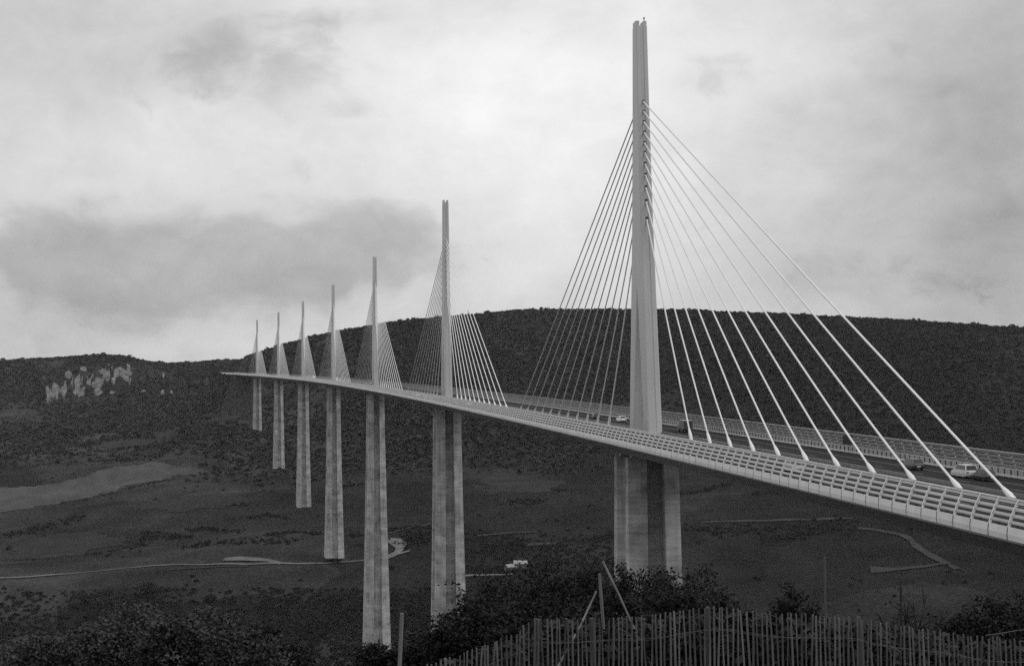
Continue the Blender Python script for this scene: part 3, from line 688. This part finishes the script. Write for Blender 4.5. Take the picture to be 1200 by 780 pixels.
# ------------------------------------------------------------------ foreground: shrubs, fence and stakes
def shrub(label, u, vtop, D, rad, leafm=LEAFM, nl=4200, group=None, leaf=.037, sparse=0.0, seed=0, sq=1.0):
    rg = np.random.default_rng(100+seed); top = at(u, vtop, D); z0 = float(hz(top.x, top.y)); H = max(.5, top.z-z0)
    root = empty('shrub', (top.x, top.y, z0), rg.uniform(0, 6)); tag(root, label, 'shrub', group)
    tips = []; g = MB(); ns = 11
    for k in range(ns):
        a = k*2.4+rg.uniform(-.3,.3); rr = rad*rg.uniform(.15, .85); hh = H*rg.uniform(.62, 1.0)*(1-.35*(rr/rad)**2) if k else H*.98
        if k == 0: rr *= .2
        e = Vector((math.cos(a)*rr, math.sin(a)*rr, hh)); mid = e*.5+Vector((rg.normal()*.08, rg.normal()*.08, .1*H))
        g.tube([(0,0,-.2), mid, e], [.035,.022,.006], 5); tips.append((mid, e))
        for m_ in range(6):
            b = mid.lerp(e, rg.uniform(.0,.85)); c = b+Vector((rg.normal()*rad*.33, rg.normal()*rad*.33, abs(rg.normal())*.22*H*.5+.05)); 
            if c.z > H: c.z = H*rg.uniform(.9, 1.0)
            g.tube([b, b.lerp(c,.5)+Vector((0,0,.03)), c], [.012,.008,.003], 4); tips.append((b, c))
    g.build('stems', TWIGM, root)
    nl = int(nl*(1-sparse))
    if nl <= 0: return root
    T = np.array([[*a, *b] for a, b in tips]); idx = rg.integers(0, len(T), nl); t = rg.random(nl)[:, None]**.6
    q = T[idx,:3]*(1-t)+T[idx,3:]*t + rg.normal(size=(nl,3))*np.array([.10,.10,.09])*rad*sq
    fillm = rg.random(nl) < .45                      # inner mass so that the shrub is dense
    d = rg.normal(size=(nl,3)); d /= np.linalg.norm(d, axis=1)[:, None]
    lump = 1+.30*np.sin(d[:,0]*4+seed)*np.cos(d[:,1]*5+seed*2)+.15*np.sin(d[:,2]*9)
    q2 = d*(rg.random(nl)**.45*lump)[:, None]*np.array([rad*.88, rad*.88, H*.46])+[0,0,H*.46]
    if sparse < .4: q = np.where(fillm[:, None], q2, q)
    q[:, 2] = np.clip(q[:, 2], .02, H*1.03)
    nn = rg.normal(size=(nl,3))+[0,0,.7]; nn /= np.linalg.norm(nn, axis=1)[:, None]
    tt = np.cross(nn, rg.normal(size=(nl,3))); tt /= np.linalg.norm(tt, axis=1)[:, None]; bb = np.cross(nn, tt)
    s = rg.uniform(.6, 1.35, (nl,1))*leaf
    V = np.stack([q-tt*s, q+bb*s*.5+nn*s*.12, q+tt*s, q-bb*s*.5+nn*s*.12], 1).reshape(-1,3)
    npmesh('foliage', V, np.arange(4*nl).reshape(-1,4), leafm, root)
    return root
GR = 'dark shrubs behind the paling fence'; GL = 'leafy shrubs at the lower left'
SH = [
 ('low dark shrub at the left foot of the bush mass, beside the second pier', 528, 718, 27, .62, LEAFM, GR),
 ('dark leafy shrub rising against the second pier base', 556, 698, 28, .76, LEAFM, GR),
 ('dense dark shrub in the left middle of the bush mass behind the sloping fence', 590, 672, 29, .95, LEAFM, GR),
 ('tallest dark shrub, just right of the white farm roofs', 634, 652, 29, 1.05, LEAFM, GR),
 ('tall dark shrub directly behind the leaning sticks', 682, 659, 29, 1.0, LEAFM, GR),
 ('dark shrub filling the gap under the tallest one, behind the fence step', 612, 702, 26, .9, LEAFM, GR),
 ('shadowed low shrub behind the palings left of the leaning sticks', 660, 700, 25.5, .9, LEAFM, GR),
 ('twiggy shrub before the left edge of the nearest pier', 736, 664, 28, .6, LEAFM, GR),
 ('dark shrub in the middle of the nearest pier base', 766, 664, 28, .68, LEAFM, GR),
 ('glossy dark shrub at the right edge of the nearest pier base', 808, 665, 27, .78, LEAFM, GR),
 ('low glossy shrub in front of the pier, touching the tallest fence post', 790, 692, 25.5, .75, LEAFM, GR),
 ('small shrub right of the nearest pier, behind the tallest fence post', 846, 690, 27, .45, LEAFM, GR),
 ('small rounded dark shrub left of the thin upright post', 926, 686, 26, .55, LEAFM, GR),
 ('low dark shrub left of the right corner mass', 1125, 716, 27, .55, LEAFM, GR),
 ('big dark shrub in the lower right corner', 1165, 697, 26, .75, LEAFM, GR),
 ('dark shrub cut by the right edge of the photograph', 1210, 692, 27, .85, LEAFM, GR),
 ('small round shrub covering the foot of the third pier', 440, 752, 28, .55, LEAFM, GL),
 ('small dark shrub between the third and second piers', 492, 742, 28, .60, LEAFM, GL),
 ('pale leafed shrub at the far lower left corner', 52, 748, 25, .8, LEAFM2, GL),
 ('pale leafed shrub left of the highest lower-left bush', 96, 732, 26, .8, LEAFM2, GL),
 ('highest pale leafed shrub of the lower-left bushes', 156, 708, 27, .85, LEAFM2, GL),
 ('pale leafed shrub with a flat top at the lower left', 200, 722, 25, .8, LEAFM2, GL),
 ('broad pale leafed shrub right of the flat topped one', 243, 712, 27, .85, LEAFM2, GL),
 ('dark narrow shrub with a pointed top at the lower left', 310, 729, 27, .38, LEAFM, GL),
 ('low pale shrub at the right end of the lower-left bushes', 284, 742, 25, .7, LEAFM2, GL),
 ('low dark shrub alone at the bottom edge left of the third pier', 340, 757, 26, .55, LEAFM, GL),
]
for i, (lab, u_, v_, D_, r_, m_, g_) in enumerate(SH):
    shrub(lab, u_, v_, D_, r_, m_, group=g_, seed=i, nl=10500 if r_ > .6 else 5600)
shrub('bare twiggy bush with dark branches behind the right part of the fence', 1058, 672, 24, .75, seed=60, nl=260, sparse=.2*0+.5, group=GR)
shrub('thin bare bush left of the leaning right stick, before the pier', 865, 703, 25, .6, seed=61, nl=700, sparse=.5, group=GR)

G = []
for u_ in np.arange(470, 1235, 1.5):
    for q_ in range(3):
        D_ = random.uniform(20.6, 24.5); vt = float(np.interp(u_, [q[0] for q in FENCE], [q[1] for q in FENCE]))
        p = at(u_, vt+random.uniform(14, 75), D_); G.append(p[:])
G = np.array(G); rad = RNG.uniform(.07, .16, len(G)); blobs('undergrowth', G, rad, rad*1.3, LEAFM, 22, .30)
gm = MB()
for k in range(0, len(G), 4):
    p = Vector(G[k]); g0 = float(hz(p.x, p.y)); gm.tube([(p.x+random.gauss(0,.05), p.y, g0-.1), p], [.008, .004], 4)
gm.build('undergrowth_stalks', TWIGM)['kind'] = 'stuff'
fence = empty('paling_fence', at(830, 790, 20)); tag(fence, 'rustic fence of split chestnut pales along the bottom right', 'fence')
fo = fence.location
def top_at(u_):
    us = [q[0] for q in FENCE]; return float(np.interp(u_, us, [q[1] for q in FENCE]))
def pale(mbx, u_, vt, w, lean, seed):
    rg = np.random.default_rng(seed); t = at(u_, vt, 20+rg.uniform(-.06,.06)) - fo; H = 1.2
    px = rg.normal()*.010; pts = []; rads = []
    for k in range(6):
        f = k/5; pts.append(t + Vector((0,0,-H*(1-f))) + rt*(lean*(f-.5)*.06 + px*math.sin(f*4+seed))); rads.append(w*(1.05-.25*f)*rg.uniform(.9,1.1))
    n_ = 5; rings = []; a0 = rg.uniform(0, 6); fl = rg.uniform(.6, 1.0)
    for p, r_ in zip(pts, rads):
        rings.append([p + rt*(r_*math.cos(a0+2*PI*k/n_)) + Vector((0,1,0))*(r_*fl*math.sin(a0+2*PI*k/n_)) for k in range(n_)])
    for q in rings[-1]: q.z += rg.uniform(-.012, .012)
    mbx.loft(rings)
pos = []; u_ = 468.0
while u_ < 1212: pos.append(u_); u_ += random.uniform(4.5, 6.0) if u_ < 700 else random.uniform(4.9, 6.5)
extra = MB()
for i, u_ in enumerate(pos):
    q = MB() if i >= len(pos)-100 else extra
    pale(q, u_, top_at(u_)+random.choice([0,0,.5,-.5,1,1.5,-1.2,2.5]), random.uniform(.011,.017), random.gauss(0,.35), i)
    if q is not extra: q.build('pale', PALEM, fence)
if extra.v:
    o = extra.build('pale', PALEM, fence); o['kind'] = 'stuff'
for u_, dv in ((628,-1),(693,-1.5),(829,-1.5),(1006,-.5)):
    q = MB(); t = at(u_, top_at(u_)+dv, 20.12)-fo; q.tube([t+Vector((0,0,-1.3)), t+Vector((.01,0,-.5)), t+Vector((0,0,-.01)), t], [.034,.032,.030,.022], 8); q.build('fence_post', POSTM, fence)
for dz in (26, 70):
    q = MB(); pts = [at(u_, top_at(u_)+dz+1.5*math.sin(u_*.05), 19.95)-fo for u_ in np.arange(478, 1212, 12)]
    q.tube(pts, .0013, 4); q.build('wire', WIREM, fence)
    q = MB(); pts = [at(u_, top_at(u_)+dz+1.2+1.5*math.sin(u_*.05+.6), 20.05)-fo for u_ in np.arange(478, 1212, 12)]
    q.tube(pts, .0013, 4); q.build('wire', WIREM, fence)
q = MB(); q.tube([at(1155,744,19.9), at(1175,741,19.8), at(1200,737,19.6), at(1240,729,19.3)], .004, 5); tag(q.build('loose_wire', WIREM), 'loose pale wire strand rising from the fence at the right edge', 'wire')
def stake(name, label, a, b, ra, rb, m=STAKEM, bend=.02, cat='stake'):
    A_, B_ = at(*a), at(*b); q = MB(); mid = A_.lerp(B_, .5)+rt*bend
    A2 = A_ + (A_-B_).normalized()*.8
    q.tube([A2-A_, mid-A_, B_-A_], [ra, (ra+rb)/2, rb], 7); o = q.build(name, m); o.location = A_; tag(o, label, cat); return o
stake('stake', 'upright pale wooden stake standing behind the fence between the leaning sticks', (708,790,21.5), (702.5,672,21.5), .027, .021)
stake('stick', 'long stick leaning left against the upright stake', (657,772,20.6), (699,692,21.2), .018, .011, bend=.03, cat='stick')
stake('stick', 'long thick stick leaning right behind the fence beside the nearest pier', (742,735,21.6), (706,657,21.8), .012, .018, bend=.015, cat='stick')
stake('stick', 'thin dark upright rod rising above the top of the wooden stake', (706,700,21.7), (703.5,649,21.7), .010, .006, bend=0, m=TWIGM, cat='stick')
stake('wooden_post', 'weathered square-topped post standing below the gap between the second and third piers', (467.5,800,20.8), (471,718,20.8), .031, .027, bend=0, cat='post')
stake('wooden_post', 'thin grey post standing behind the fence under the right end of the deck', (968,740,22.5), (966.5,652,22.5), .018, .016, m=POLEM, bend=0, cat='post')


# ------------------------------------------------------------------ air
hb = MB(); hb.box(-2640, 3340, -660, 5640, -264, 330)
haze = hb.build('haze', mat('unused', .5, .5)); haze.data.materials.clear()
hm = bpy.data.materials.new('thin_haze'); hm.use_nodes = True; nt = hm.node_tree
nt.nodes.remove(nt.nodes['Principled BSDF'])
pv = nt.nodes.new('ShaderNodeVolumePrincipled'); pv.inputs['Color'].default_value = (.9,.9,.9,1); pv.inputs['Density'].default_value = 2.1e-5; pv.inputs['Anisotropy'].default_value = .2
nt.links.new(pv.outputs[0], nt.nodes['Material Output'].inputs['Volume']); haze.data.materials.append(hm); haze['kind'] = 'stuff'

# ------------------------------------------------------------------ sky and sun
SUN_EL, SUN_AZ = math.radians(48), math.radians(112)    # azimuth from +y towards +x: to the right, behind thin cloud
w = bpy.data.worlds.new('World'); sc.world = w; w.use_nodes = True; nt = w.node_tree
bg = nt.nodes['Background']; bg.inputs['Strength'].default_value = .10
sky = N(nt, 'ShaderNodeTexSky', sky_type='NISHITA', sun_disc=False, sun_elevation=SUN_EL, sun_rotation=SUN_AZ)
bw = N(nt, 'ShaderNodeRGBToBW'); L(nt, sky.outputs[0], bw.inputs[0])
tc = N(nt, 'ShaderNodeTexCoord'); sep = N(nt, 'ShaderNodeSeparateXYZ'); L(nt, tc.outputs['Generated'], sep.inputs[0])
def M2(op, a, b=None, c=None):
    q = N(nt, 'ShaderNodeMath', operation=op)
    for i, v_ in enumerate((a, b, c)):
        if v_ is None: continue
        if isinstance(v_, (int, float)): q.inputs[i].default_value = v_
        else: L(nt, v_, q.inputs[i])
    return q.outputs[0]
az = M2('ARCTAN2', sep.outputs[0], sep.outputs[1]); el = M2('ARCSINE', sep.outputs[2])
def bank(a0, e0, ra, re, amp):                           # one cloud bank, bright patch or dark corner at a bearing and height
    x_ = M2('DIVIDE', M2('SUBTRACT', az, a0), ra); y_ = M2('DIVIDE', M2('SUBTRACT', el, e0), re)
    r2 = M2('ADD', M2('MULTIPLY', x_, x_), M2('MULTIPLY', y_, y_))
    return M2('MULTIPLY', M2('EXPONENT', M2('MULTIPLY', r2, -1.0)), amp)
cv = N(nt, 'ShaderNodeCombineXYZ'); L(nt, az, cv.inputs[0]); L(nt, M2('MULTIPLY', el, 1.5), cv.inputs[1])
def cn(scale, det, rough=.55, dist=.0, off=0.0):
    mp = N(nt, 'ShaderNodeMapping'); mp.inputs['Location'].default_value = (off, off*.7, off*.3); L(nt, cv.outputs[0], mp.inputs[0])
    q = N(nt, 'ShaderNodeTexNoise'); q.inputs['Scale'].default_value = scale; q.inputs['Detail'].default_value = det; q.inputs['Roughness'].default_value = rough; q.inputs['Distortion'].default_value = dist
    L(nt, mp.outputs[0], q.inputs['Vector']); return M2('SUBTRACT', q.outputs[0], .5)
n1 = cn(7, 9, .58, .5, 1.3); n2 = cn(26, 9, .6, .4, 4.1); n3 = cn(13, 8, .55, .3, 7.7)
def pa(u_, v_): r_ = ray(u_, v_).normalized(); return math.atan2(r_.x, r_.y), math.asin(r_.z)
v_ = M2('ADD', 6.3, M2('MULTIPLY', M2('MAXIMUM', sep.outputs[2], 0.0), 5.5))
v_ = M2('ADD', v_, M2('ADD', M2('MULTIPLY', n1, 3.6), M2('ADD', M2('MULTIPLY', n2, 2.2), M2('MULTIPLY', n3, 1.8))))
for (uu, vv, ru, rv, amp) in ((620,130,220,130,2.5),(110,170,160,80,1.0),(1180,220,190,260,-2.7),(0,30,150,110,-1.6),(1200,10,160,110,-.8),(60,400,220,40,-.7),(250,400,90,20,.6),(660,300,120,60,.9),(850,60,120,50,.6)):  # the two top-corner terms paint lens vignetting into the sky
    a_, e_ = pa(uu, vv); v_ = M2('ADD', v_, bank(a_, e_, ru/F, rv/F, amp))
v_ = M2('ADD', v_, bank(-1.5, .55, .9, .6, .6))         # added bright lobe, out of view at left, to light the near fascia
def cloud(banks, wn, lo, hi, depth):                     # ragged-edged darker cloud where the banks and the noise are high
    global v_
    d_ = wn
    for (uu, vv, ru, rv, amp) in banks:
        a_, e_ = pa(uu, vv); d_ = M2('ADD', d_, bank(a_, e_, ru/F, rv/F, amp))
    r_ = N(nt, 'ShaderNodeMapRange', interpolation_type='SMOOTHSTEP'); L(nt, d_, r_.inputs[0]); r_.inputs[1].default_value = lo; r_.inputs[2].default_value = hi; r_.inputs[3].default_value = 0; r_.inputs[4].default_value = depth
    v_ = M2('SUBTRACT', v_, M2('MULTIPLY', r_.outputs[0], M2('MULTIPLY_ADD', n3, .9, 1.0)))
mixn = M2('ADD', M2('MULTIPLY', n3, 1.7), M2('MULTIPLY', n2, 1.1))
cloud([(210,310,170,62,.95),(60,300,140,60,.55),(380,300,150,60,.75),(480,275,70,36,.4),(60,370,130,50,.35)], mixn, .20, .92, 2.7)
cloud([(340,85,90,55,.62),(240,60,80,50,.50),(140,100,60,30,.35),(430,130,60,20,.3),(590,285,70,30,.45),(830,90,80,40,.50),(950,320,90,40,.45),(1130,330,80,40,.4),(430,20,160,20,.4)], M2('ADD', M2('MULTIPLY', n2, 1.5), M2('MULTIPLY', n3, .6)), .24, .90, 2.6)
mix = M2('ADD', M2('MULTIPLY', bw.outputs[0], .12), M2('MULTIPLY', v_, .88))
L(nt, M2('MAXIMUM', mix, .5), bg.inputs['Color'])
sd = bpy.data.lights.new('sun', 'SUN'); sd.energy = .8; sd.angle = math.radians(25); sd.color = (1, 1, 1)
so = bpy.data.objects.new('sun', sd); COL.objects.link(so)
dv = Vector((math.sin(SUN_AZ)*math.cos(SUN_EL), math.cos(SUN_AZ)*math.cos(SUN_EL), math.sin(SUN_EL)))
so.rotation_euler = dv.to_track_quat('Z', 'Y').to_euler(); so.location = (0, -200, 300)

# ------------------------------------------------------------------ render settings
vs = sc.view_settings; vs.view_transform = 'Standard'; vs.look = 'None'; vs.exposure = 0.0; vs.gamma = 1.0; vs.use_curve_mapping = False
sc.cycles.use_denoising = False; sc.cycles.max_bounces = 6; sc.cycles.diffuse_bounces = 3; sc.cycles.volume_bounces = 0
